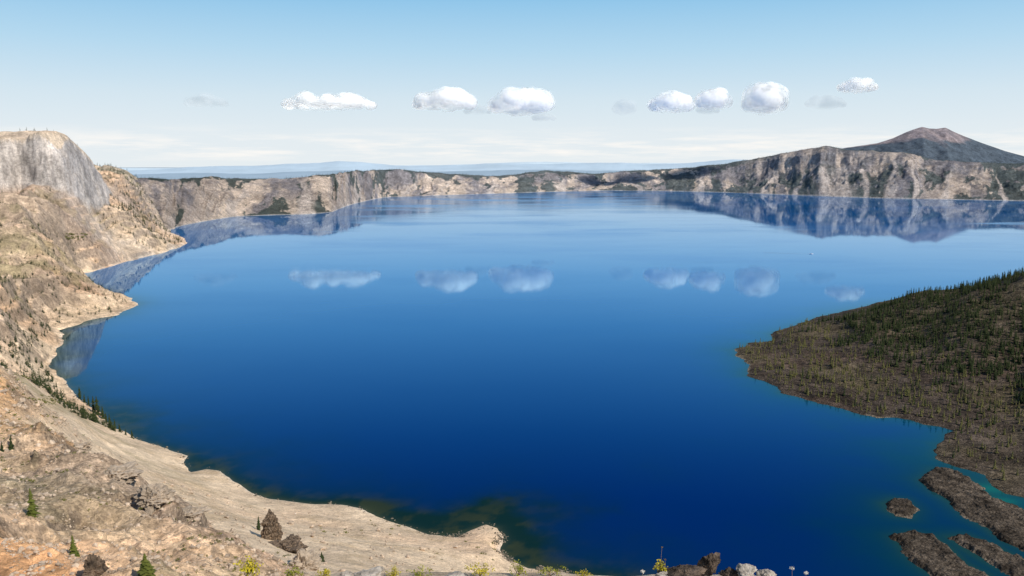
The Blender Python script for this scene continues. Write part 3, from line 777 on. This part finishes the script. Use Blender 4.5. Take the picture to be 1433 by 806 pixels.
ico = bmesh.new(); bmesh.ops.create_icosphere(ico, subdivisions=1, radius=1); iv = np.array([v.co[:] for v in ico.verts]); iq = np.array([[v.index for v in f_.verts] for f_ in ico.faces]); ico.free()
def stones(name, pts, sizes, mat, label):
    bmv, bmq = [], []; off = 0
    for p, s in zip(pts, sizes):
        jit = 1+.35*RS.uniform(-1, 1, (len(iv), 1))
        v = iv*jit*np.array([s*random.uniform(.7, 1.3), s*random.uniform(.7, 1.3), s*.75])
        bmv.append(v+np.array([p[0], p[1], p[2]+s*.2])); bmq.append(iq+off); off += len(iv)
    me = mesh_from(name, np.concatenate(bmv), np.concatenate(bmq), None, False, k=3)
    return tag(obj(name, me, mat), label, 'stones', kind='stuff')
pts = []; sz = []
for k in range(20000):
    px_ = random.uniform(-40, 640); y = math.exp(random.uniform(math.log(50), math.log(640))); u = (px_-716.5)/FPX
    x = u*y; i = int((u-u0)/DU); j = jw(y)
    if dl[i, j] < 3: continue
    if RG[i, j] < .35 and random.random() < .75: continue
    if mnoise.noise(Vector((x/30, y/30, 1))) < -.1 and random.random() < .6: continue
    pts.append((x, y, ZL[i, j])); sz.append(y/FPX*min(5.0, random.paretovariate(1.6)*.72)*(.75 if RG[i, j] < .35 else 1))
M_stone = simple_mat('scree_stone', (0.20, 0.155, 0.115), (0.60, 0.47, 0.35), 0.35, None)
stones('scree_stones', pts, sz, M_stone, 'loose stones strewn over the near slope')
pts = []; sz = []
for k in range(9000):
    if k < 5000: px_ = random.uniform(600, 800); py2 = random.uniform(720, 806)
    else: px_ = random.uniform(60, 600); py2 = random.uniform(500, 755)
    gx2, gy2 = gnd(px_, py2)
    i = int((gx2/gy2-u0)/DU); j = jw(gy2); dd_ = dl[i, j]
    if not (-4 < dd_ < 7): continue
    if mnoise.noise(Vector((gx2/14, gy2/14, 2))) < 0.0: continue
    pts.append((gx2, gy2, max(ZL[i, j], -.3))); sz.append(random.uniform(.3, .8)*(1.6 if random.random() < .1 else 1)*max(1, gy2/700))
stones('shore_stones', pts, sz, simple_mat('shore_stone', (0.07, 0.058, 0.042), (0.26, 0.22, 0.165), 0.3, None), 'dark stones breaking the waterline along the left shore')

def tufts(name, pts, sizes, leaves=26, flat=.6):
    V = []; off = 0; Q = []
    for p, s in zip(pts, sizes):
        c = RS.normal(0, 1, (leaves, 3)); c /= np.linalg.norm(c, axis=1)[:, None]; c *= RS.uniform(.3, 1, (leaves, 1))
        c[:, 2] = np.abs(c[:, 2])*flat
        a = RS.normal(0, 1, (leaves, 3)); a /= np.linalg.norm(a, axis=1)[:, None]
        b = np.cross(a, RS.normal(0, 1, (leaves, 3))); b /= np.linalg.norm(b, axis=1)[:, None]
        l = .26
        q = np.stack([c-a*l, c+b*l*.5, c+a*l, c-b*l*.5], 1)*s+np.array(p)
        V.append(q.reshape(-1, 3)); Q.append(np.arange(leaves*4).reshape(-1, 4)+off); off += leaves*4
    return mesh_from(name, np.concatenate(V), np.concatenate(Q), None, False)
M_shrub = simple_mat('slope_shrub', (0.05, 0.065, 0.016), (0.19, 0.18, 0.045), 0.2, None)
pts = []; sz = []
for k in range(10000):
    px_ = random.uniform(-30, 480); y = math.exp(random.uniform(math.log(52), math.log(1000))); u = (px_-716.5)/FPX; x = u*y
    i = int((u-u0)/DU); j = jw(y)
    if dl[i, j] < 8 or RG[i, j] < .3: continue
    if mnoise.noise(Vector((x/25, y/25, 5))) < .02: continue
    if random.random() > .55: continue
    pts.append((x, y, ZL[i, j])); sz.append(y/FPX*random.uniform(1.2, 5.0))
for cx_, cy_, n_, r_ in ((68, 562, 40, 10), (100, 332, 20, 8), (500, 738, 14, 40), (640, 770, 14, 30), (385, 768, 10, 18), (140, 790, 10, 14), (210, 700, 10, 20)):
    for k in range(n_):
        p = hit(cx_+random.gauss(0, r_), cy_+random.gauss(0, r_*.35))
        if p: pts.append(p); sz.append(p[1]/FPX*random.uniform(1.5, 4.5))
tag(obj('slope_shrubs', tufts('slope_shrubs', pts, sz), M_shrub), 'low green and yellow scrub dotted over the near slope', 'shrubs', kind='stuff')

# ------------------------------------------------------------------ foreground ledge
edge = [(100, 830), (250, 818), (430, 805), (480, 800), (530, 801), (640, 802), (700, 801), (780, 802), (840, 806), (880, 807), (910, 803), (960, 802), (1040, 803), (1080, 807), (1100, 814), (1140, 822), (1180, 840), (1300, 900)]
lu = np.linspace(-.6, .5, 330); ly = np.concatenate([np.linspace(2.0, 8.0, 90), np.linspace(8.05, 24, 80)])
LU, LY = np.meshgrid(lu, ly, indexing='ij'); LX = LU*LY
epx = lu*FPX*.935+716.5
ey = np.interp(epx, [a for a, b in edge], [b for a, b in edge])
ze = H+np.tan(np.arctan((403-ey)/FPX)-PIT)*8.0
LZ = np.where(LY <= 8, 297.0+(ze[:, None]-297.0)*(LY-2)/6, ze[:, None]-(LY-8)*1.15)
LZ = LZ+fbm(LX, LY, .8, 5, 801)*.05*np.clip((8.6-LY), 0.15, 1)+fbm(LX, LY, 4, 3, 805)*np.clip(LY-8.2, 0, 3)*.3
LT = np.array((.44, .345, .245))*(1+.35*fbm(LX, LY, .5, 4, 811))[..., None]
me = grid_mesh('viewpoint_ledge', LX, LY, LZ, np.ones_like(LZ, bool), np.clip(LT, .02, .6))
tag(obj('viewpoint_ledge', me, M_ledge), 'stony ground of the viewpoint edge along the bottom', 'ledge', kind='structure')
def lp(px_, py2, Yd=7.8): return at(px_, py2, Yd)
def frock(px_, py2, wpx, hpx, seed, mat, label, Yd=7.8, rz=0, **kw):
    s = Yd/FPX*1.02; p = lp(px_, py2, Yd)
    return rock('boulder', p, (wpx*s*.5, wpx*s*.45, hpx*s*.5), seed, mat, label, 'rock', None, rz, **kw)
frock(996, 789, 38, 48, 26, M_rdark, 'tall dark brown jagged boulder in the bottom right foreground', sub=5, rough=.3, spiky=.25, cuts=12, qmin=.35)
frock(957, 800, 58, 28, 22, M_rdark, 'low dark rough boulder left of the tall jagged boulder', 7.6, sub=5, rough=.3, spiky=.2, cuts=13, qmin=.38)
frock(1020, 804, 34, 22, 23, M_rdark, 'dark small rock between the tall boulder and the pale rocks', 7.6, sub=5, rough=.25, cuts=13, qmin=.4)
frock(1042, 803, 36, 20, 24, M_rpale, 'pale grey rock right of the dark boulders', 7.5, sub=5, rough=.25, cuts=13, qmin=.4)
frock(1072, 804, 30, 20, 25, M_rpale, 'rounded pale rock at the right end of the foreground rocks', 7.6, sub=5, rough=.25, cuts=20)
frock(930, 806, 34, 20, 36, M_rpale, 'tan flat rock under the yellow flowering plant', 7.5, sub=4, rough=.25, cuts=13, qmin=.4)
frock(512, 805, 46, 16, 27, M_rpale, 'pale broad stone at the bottom edge left of centre', 7.6, sub=4, rough=.25, cuts=13, qmin=.4)
frock(484, 805, 26, 14, 28, M_rpale, 'small pale stone just left of the broad one', 7.6, sub=4, rough=.25, cuts=13, qmin=.4)
frock(635, 806, 30, 12, 29, M_rpale, 'small pale stone among the yellow plants at bottom centre', 7.6, sub=4, rough=.25, cuts=13, qmin=.4)

M_yel = simple_mat('yellow_leaves', (0.24, 0.22, 0.02), (0.60, 0.48, 0.03), 12.0, None)
M_ygr = simple_mat('yellow_green_leaves', (0.12, 0.15, 0.02), (0.40, 0.38, 0.05), 12.0, None)
M_dry = simple_mat('dry_stem', (0.16, 0.11, 0.06), (0.30, 0.22, 0.12), 9.0, None)
M_fluff = simple_mat('seed_fluff', (0.55, 0.52, 0.45), (0.75, 0.72, 0.66), 30.0, None)
def stems_mesh(n, h, spread, seed, rad=.004):
    r = random.Random(seed); bm = bmesh.new(); tips = []
    for k in range(n):
        a = r.uniform(0, 6.28); tip = Vector((spread*math.cos(a)*r.uniform(.2, 1), spread*math.sin(a)*r.uniform(.2, 1), h*r.uniform(.7, 1)))
        tips.append(tip); prev = None
        for q in range(5):
            f_ = q/4; c = Vector((tip.x*f_*f_, tip.y*f_*f_, tip.z*f_)); rr = rad*(1-.6*f_)
            ring = [bm.verts.new(c+Vector((rr*math.cos(b), rr*math.sin(b), 0))) for b in (0, 2.09, 4.19)]
            if prev:
                for i in range(3): bm.faces.new((prev[i], prev[(i+1) % 3], ring[(i+1) % 3], ring[i]))
            prev = ring
    me = bpy.data.meshes.new('stems'); bm.to_mesh(me); bm.free(); return me, tips
def plant(px_, py2, wpx, hpx, mat, label, seed, Yd=7.8, leaves=140, name='leafy_plant', cat='plant'):
    s = Yd/FPX; p = lp(px_, py2, Yd)
    t_ = empty(name, p); tag(t_, label, cat)
    w, h = wpx*s*.5, hpx*s
    me, tips = stems_mesh(12, h*.8, w, seed); obj('stems', me, M_dry, t_)
    r = random.Random(seed); P_ = []; S_2 = []
    for tp in tips:
        for k in range(3): P_.append((tp.x*r.uniform(.4, 1.05), tp.y*r.uniform(.4, 1.05), tp.z*r.uniform(.35, 1.05))); S_2.append(h*.27)
    obj('leaves', tufts('leaves', P_, S_2, leaves=max(8, leaves//20), flat=.9), mat, t_)
    return t_
plant(345, 812, 50, 34, M_yel, 'bright yellow leafy plant at the bottom left edge', 31, 9.0)
plant(672, 808, 54, 23, M_yel, 'low yellow plant at bottom centre', 32)
plant(770, 808, 50, 20, M_ygr, 'yellow-green low plant right of bottom centre', 33)
plant(725, 809, 36, 20, M_ygr, 'small yellow-green tuft between the two low yellow plants', 36)
plant(926, 806, 26, 24, M_yel, 'yellow flowering plant left of the dark boulders', 34, 7.6)
plant(408, 812, 36, 24, M_ygr, 'yellow-green tuft right of the bright yellow plant', 37, 8.5)
plant(590, 810, 44, 20, M_ygr, 'low greenish tuft left of the small pale stone', 38)
plant(815, 811, 34, 16, M_yel, 'little yellow tuft at the right end of the bottom plants', 39)
plant(452, 811, 30, 18, M_yel, 'little yellow tuft left of the two pale bottom stones', 40)
plant(550, 811, 30, 18, M_yel, 'little yellow tuft just right of the broad pale stone', 46)
def seedstalk(px_, py2, hpx, label, seed, Yd=7.6, head=4):
    s = Yd/FPX; p = lp(px_, py2, Yd); t_ = empty('seed_stalk', p); tag(t_, label, 'plant')
    me, tips = stems_mesh(1, hpx*s, .012, seed, .0025); obj('stem', me, M_dry, t_)
    tp = tips[0]
    obj('seed_head', tufts('seed_head', [(tp.x*.9, tp.y*.9, tp.z-.012)]*2, [head*s, head*s*.8], leaves=60, flat=1.0), M_fluff if head > 3 else M_dry, t_)
seedstalk(1108, 816, 25, 'short stalk with a white fluffy seed head, left of two', 41)
seedstalk(1127, 819, 27, 'short stalk with a white fluffy seed head at far right', 42)
seedstalk(899, 812, 18, 'short stalk with a white seed head left of the yellow flowering plant', 45)
seedstalk(924, 806, 56, 'tall thin dry stalk rising above the yellow flowering plant', 43, head=2)
seedstalk(931, 806, 36, 'shorter thin dry stalk beside the tall one', 44, head=2)

# ------------------------------------------------------------------ boat
M_white = simple_mat('boat_white', (.72, .73, .74), (.80, .80, .80), .5, None, rough=.4, spec=.4)
M_glass = simple_mat('boat_glass', (.02, .03, .04), (.04, .05, .06), .5, None, rough=.1, spec=.5)
bx_, by_ = gnd(1135, 355.5)
bt = empty('tour_boat', (bx_, by_, 0)); bt.rotation_euler = (0, 0, math.radians(-18)); tag(bt, 'tiny white tour boat under way on the far blue water', 'boat')
bm = bmesh.new(); secs = []
for x, hw, hk, hb in ((-7, 2.1, .9, -.4), (-3, 2.4, 1.0, -.6), (2, 2.3, 1.2, -.6), (5.5, 1.3, 1.6, -.4), (7.5, .12, 2.0, .3)):
    secs.append([bm.verts.new((x, -hw, hk)), bm.verts.new((x, -hw*.75, hb)), bm.verts.new((x, hw*.75, hb)), bm.verts.new((x, hw, hk))])
for a, b in zip(secs, secs[1:]):
    for i in range(3): bm.faces.new((a[i], a[i+1], b[i+1], b[i]))
    bm.faces.new((a[3], a[0], b[0], b[3]))
bm.faces.new(secs[0]); bm.faces.new(secs[-1][::-1]); bmesh.ops.recalc_face_normals(bm, faces=bm.faces)
me = bpy.data.meshes.new('hull'); bm.to_mesh(me); bm.free(); obj('hull', me, M_white, bt)
def boxm(name, x0, x1, y0, y1, z0, z1, tp=0):
    bm = bmesh.new(); r = bmesh.ops.create_cube(bm, size=1)
    for v in r['verts']:
        top = v.co.z > 0
        v.co = Vector(((x0+x1)/2+v.co.x*(x1-x0-(tp if top else 0)), (y0+y1)/2+v.co.y*(y1-y0-(tp if top else 0)), (z0+z1)/2+v.co.z*(z1-z0)))
    bmesh.ops.bevel(bm, geom=bm.edges[:], offset=.08, segments=1)
    me = bpy.data.meshes.new(name); bm.to_mesh(me); bm.free(); return me
obj('cabin', boxm('cabin', 0, 3.6, -1.4, 1.4, 1.0, 2.9, .5), M_white, bt)
obj('window', boxm('window', .5, 3.1, -1.5, 1.5, 1.9, 2.4, 0), M_glass, bt)
obj('seat_bench', boxm('seat_bench', -5.5, -1, -1.5, 1.5, .95, 1.5), M_glass, bt)
wv = []; wq = []; off = 0
for sgn in (-1, 1):
    for k in range(24):
        f0 = k/23; x = -6-f0*150; yw = sgn*(1.0+f0*14); hw_ = .8+1.6*f0
        wv += [(x, yw-hw_*.5, .12), (x, yw+hw_*.5, .12)]
        if k: wq.append((off+2*k-2, off+2*k, off+2*k+1, off+2*k-1))
    off += 48
wo = obj('boat_wake', mesh_from('boat_wake', np.array(wv), np.array(wq)), simple_mat('foam', (.10, .22, .38), (.35, .45, .55), .08, None))
wo.location = (bx_, by_, 0); wo.rotation_euler = bt.rotation_euler; tag(wo, 'pale foam wake trailing behind the boat', 'wake', kind='stuff')

# ------------------------------------------------------------------ clouds
def cloud_mat(name, amax, scale, faint=False):
    m, nt, out = newmat(name)
    tc = N(nt, 'ShaderNodeTexCoord')
    lw = N(nt, 'ShaderNodeLayerWeight'); lw.inputs['Blend'].default_value = .5
    f_ = mathn(nt, 'SUBTRACT', 1.0, lw.outputs['Facing'])
    nz = maprange(nt, noise_tex(nt, tc.outputs['Object'], scale, 3, .5), .3, .7, -.26, .10)
    f2 = mathn(nt, 'ADD', f_, nz)
    mr = N(nt, 'ShaderNodeMapRange', interpolation_type='SMOOTHSTEP'); nt.links.new(f2, mr.inputs['Value'])
    mr.inputs['From Min'].default_value = .06; mr.inputs['From Max'].default_value = 1.05; mr.inputs['To Max'].default_value = amax
    tr = N(nt, 'ShaderNodeBsdfTransparent')
    mx = N(nt, 'ShaderNodeMixShader'); nt.links.new(mr.outputs[0], mx.inputs[0]); nt.links.new(tr.outputs[0], mx.inputs[1])
    if faint:
        d = N(nt, 'ShaderNodeBsdfDiffuse'); d.inputs['Color'].default_value = (.62, .64, .67, 1)
        nt.links.new(d.outputs[0], mx.inputs[2])
    else:
        d = N(nt, 'ShaderNodeBsdfPrincipled'); d.subsurface_method = 'BURLEY'
        d.inputs['Base Color'].default_value = (.995, .975, .945, 1); d.inputs['Roughness'].default_value = 1; d.inputs['Specular IOR Level'].default_value = 0
        d.inputs['Subsurface Weight'].default_value = 1; d.inputs['Subsurface Radius'].default_value = (1, 1, 1); d.inputs['Subsurface Scale'].default_value = 420
        nt.links.new(d.outputs[0], mx.inputs[2])
    nt.links.new(mx.outputs[0], out.inputs['Surface']); return m
M_cl = cloud_mat('cloud_white', .98, .007); M_cf = cloud_mat('cloud_faint', .16, .006, True)
def cloud(px_, py2, wpx, hpx, label, seed, mat, Yd=9600, n=26, lean=0):
    r = random.Random(seed); s = Yd/FPX; Wm, Hm = wpx*s, hpx*s
    bm = bmesh.new()
    bmesh.ops.create_icosphere(bm, subdivisions=4, radius=1, matrix=Matrix.Translation((0, 0, -Hm*.14)) @ Matrix.Diagonal((Wm*.42, Wm*.20, Hm*.34, 1)))
    for k in range(n):
        fx = r.uniform(-.92, .92); env = (1-abs(fx)**2.0)
        rad = Hm*(.17+.22*env*r.uniform(.5, 1.1))
        x = fx*(Wm*.5-rad*.8); z = -Hm*.42+rad*.75+r.random()**1.3*max(0, (Hm*.92-1.9*rad))*env*(1-.35*lean*fx)
        y = r.uniform(-.3, .3)*Wm*.4*env
        mt = Matrix.Translation((x, y, z)) @ Matrix.Diagonal((1.35, 1.3, .9, 1))
        bmesh.ops.create_icosphere(bm, subdivisions=3, radius=rad, matrix=mt)
    me = bpy.data.meshes.new('tmp'); bm.to_mesh(me); bm.free()
    o = bpy.data.objects.new('tmp', me); COL.objects.link(o)
    md = o.modifiers.new('r', 'REMESH'); md.mode = 'VOXEL'; md.voxel_size = Hm/20
    ms = o.modifiers.new('s', 'SMOOTH'); ms.iterations = 34; ms.factor = .6
    dg = bpy.context.evaluated_depsgraph_get(); me2 = bpy.data.meshes.new_from_object(o.evaluated_get(dg))
    bpy.data.objects.remove(o)
    nr = [v.normal.copy() for v in me2.vertices]
    for v, nn in zip(me2.vertices, nr):
        q = v.co/(Hm*.5)
        v.co += nn*Hm*(.06+.035*mnoise.fractal(q+Vector((seed, 0, 0)), .9, 2.1, 3))
    me2.polygons.foreach_set('use_smooth', [True]*len(me2.polygons)); me2.name = 'cloud'
    c = obj('cloud', me2, mat); c.location = at(px_, py2, Yd)
    tag(c, label, 'cloud'); return c
cloud(460, 140, 138, 30, 'long flat white cloud, widest of the row', 1, M_cl, n=34)
cloud(622, 136, 93, 38, 'white cloud second from left in the bright row', 2, M_cl)
cloud(730, 138, 95, 45, 'bright puffy white cloud near the middle of the row', 3, M_cl, lean=-1)
cloud(940, 141, 66, 33, 'rounded cream cloud left of its close neighbour', 4, M_cl)
cloud(998, 136, 50, 34, 'small cream cloud between the rounded and the tall clouds', 5, M_cl)
cloud(1071, 134, 57, 51, 'tall compact white cloud, highest in shape of the row', 6, M_cl, lean=-1)
cloud(1200, 118, 58, 24, 'small flat white cloud above the distant peak', 7, M_cl)
cloud(288, 139, 66, 22, 'faint grey wisp of cloud at the far left', 8, M_cf)
cloud(875, 148, 34, 26, 'faint grey puff left of the rounded cream cloud', 9, M_cf)
cloud(1155, 141, 58, 24, 'faint grey wisp right of the tall cloud', 10, M_cf)
cloud(760, 163, 36, 13, 'tiny grey wisp below the middle cloud', 11, M_cf)
cloud(668, 151, 40, 18, 'faint grey wisp between the two middle clouds', 12, M_cf)
cloud(990, 152, 34, 15, 'faint small wisp under the small cream cloud', 14, M_cf)

# ------------------------------------------------------------------ sky, sun, camera
AZ, EL = math.radians(130), math.radians(42)
w = bpy.data.worlds.new('World'); scene.world = w; w.use_nodes = True
nt = w.node_tree; bg = nt.nodes['Background']; STR = 0.13
sky = N(nt, 'ShaderNodeTexSky', sky_type='NISHITA'); sky.sun_disc = False
sky.sun_elevation = EL; sky.sun_rotation = AZ; sky.altitude = 2100; sky.air_density = 1.0; sky.dust_density = .8; sky.ozone_density = 1.6
tc = N(nt, 'ShaderNodeTexCoord'); sx = N(nt, 'ShaderNodeSeparateXYZ'); nt.links.new(tc.outputs['Generated'], sx.inputs[0])
rp = N(nt, 'ShaderNodeValToRGB'); nt.links.new(maprange(nt, sx.outputs['Z'], 0, .5, 0, 1), rp.inputs[0])
stops = [(0, (.80, .855, .88)), (.07, (.775, .845, .885)), (.16, (.66, .79, .875)), (.27, (.46, .69, .865)), (.39, (.275, .56, .82)), (.65, (.09, .35, .70)), (1, (.04, .22, .55))]
el = rp.color_ramp.elements
while len(el) < len(stops): el.new(.5)
for e, (p_, c_) in zip(el, stops): e.position = p_; e.color = (*c_, 1)
haze = vscale(nt, rp.outputs[0], 1.0/STR)
base = mixc(nt, maprange(nt, sx.outputs['Z'], .30, .60, 0, 1), haze, sky.outputs[0])
mp = N(nt, 'ShaderNodeMapping'); mp.inputs['Scale'].default_value = (10, 10, 120); nt.links.new(tc.outputs['Generated'], mp.inputs['Vector'])
st = maprange(nt, noise_tex(nt, mp.outputs[0], 1.0, 9, .62), .44, .66, 0, 1)
e1 = maprange(nt, sx.outputs['Z'], .004, .014, 0, 1); e2 = maprange(nt, sx.outputs['Z'], .024, .048, 1, 0)
k_ = mathn(nt, 'MULTIPLY', mathn(nt, 'MULTIPLY', e1, e2), mathn(nt, 'MULTIPLY', st, .9))
wv_ = .99/STR
cc = mixc(nt, k_, base, (wv_, wv_*.97, wv_*.93))
nt.links.new(cc, bg.inputs['Color']); bg.inputs['Strength'].default_value = STR
S = Vector((math.sin(AZ)*math.cos(EL), math.cos(AZ)*math.cos(EL), math.sin(EL)))
sl = bpy.data.lights.new('sun', 'SUN'); sl.energy = 5.0; sl.angle = math.radians(.5); sl.color = (1, .93, .82)
so = bpy.data.objects.new('sun', sl); COL.objects.link(so); so.rotation_euler = S.to_track_quat('Z', 'Y').to_euler(); so.location = S*5000
cam = bpy.data.cameras.new('camera'); cam.sensor_width = 36; cam.lens = 36*FPX/1433; cam.clip_start = .5; cam.clip_end = 400000
co = bpy.data.objects.new('camera', cam); COL.objects.link(co); co.location = (0, 0, H); co.rotation_euler = (math.radians(90)-PIT, 0, 0)
scene.camera = co
scene.view_settings.view_transform = 'Standard'; scene.view_settings.look = 'None'; scene.view_settings.exposure = 0
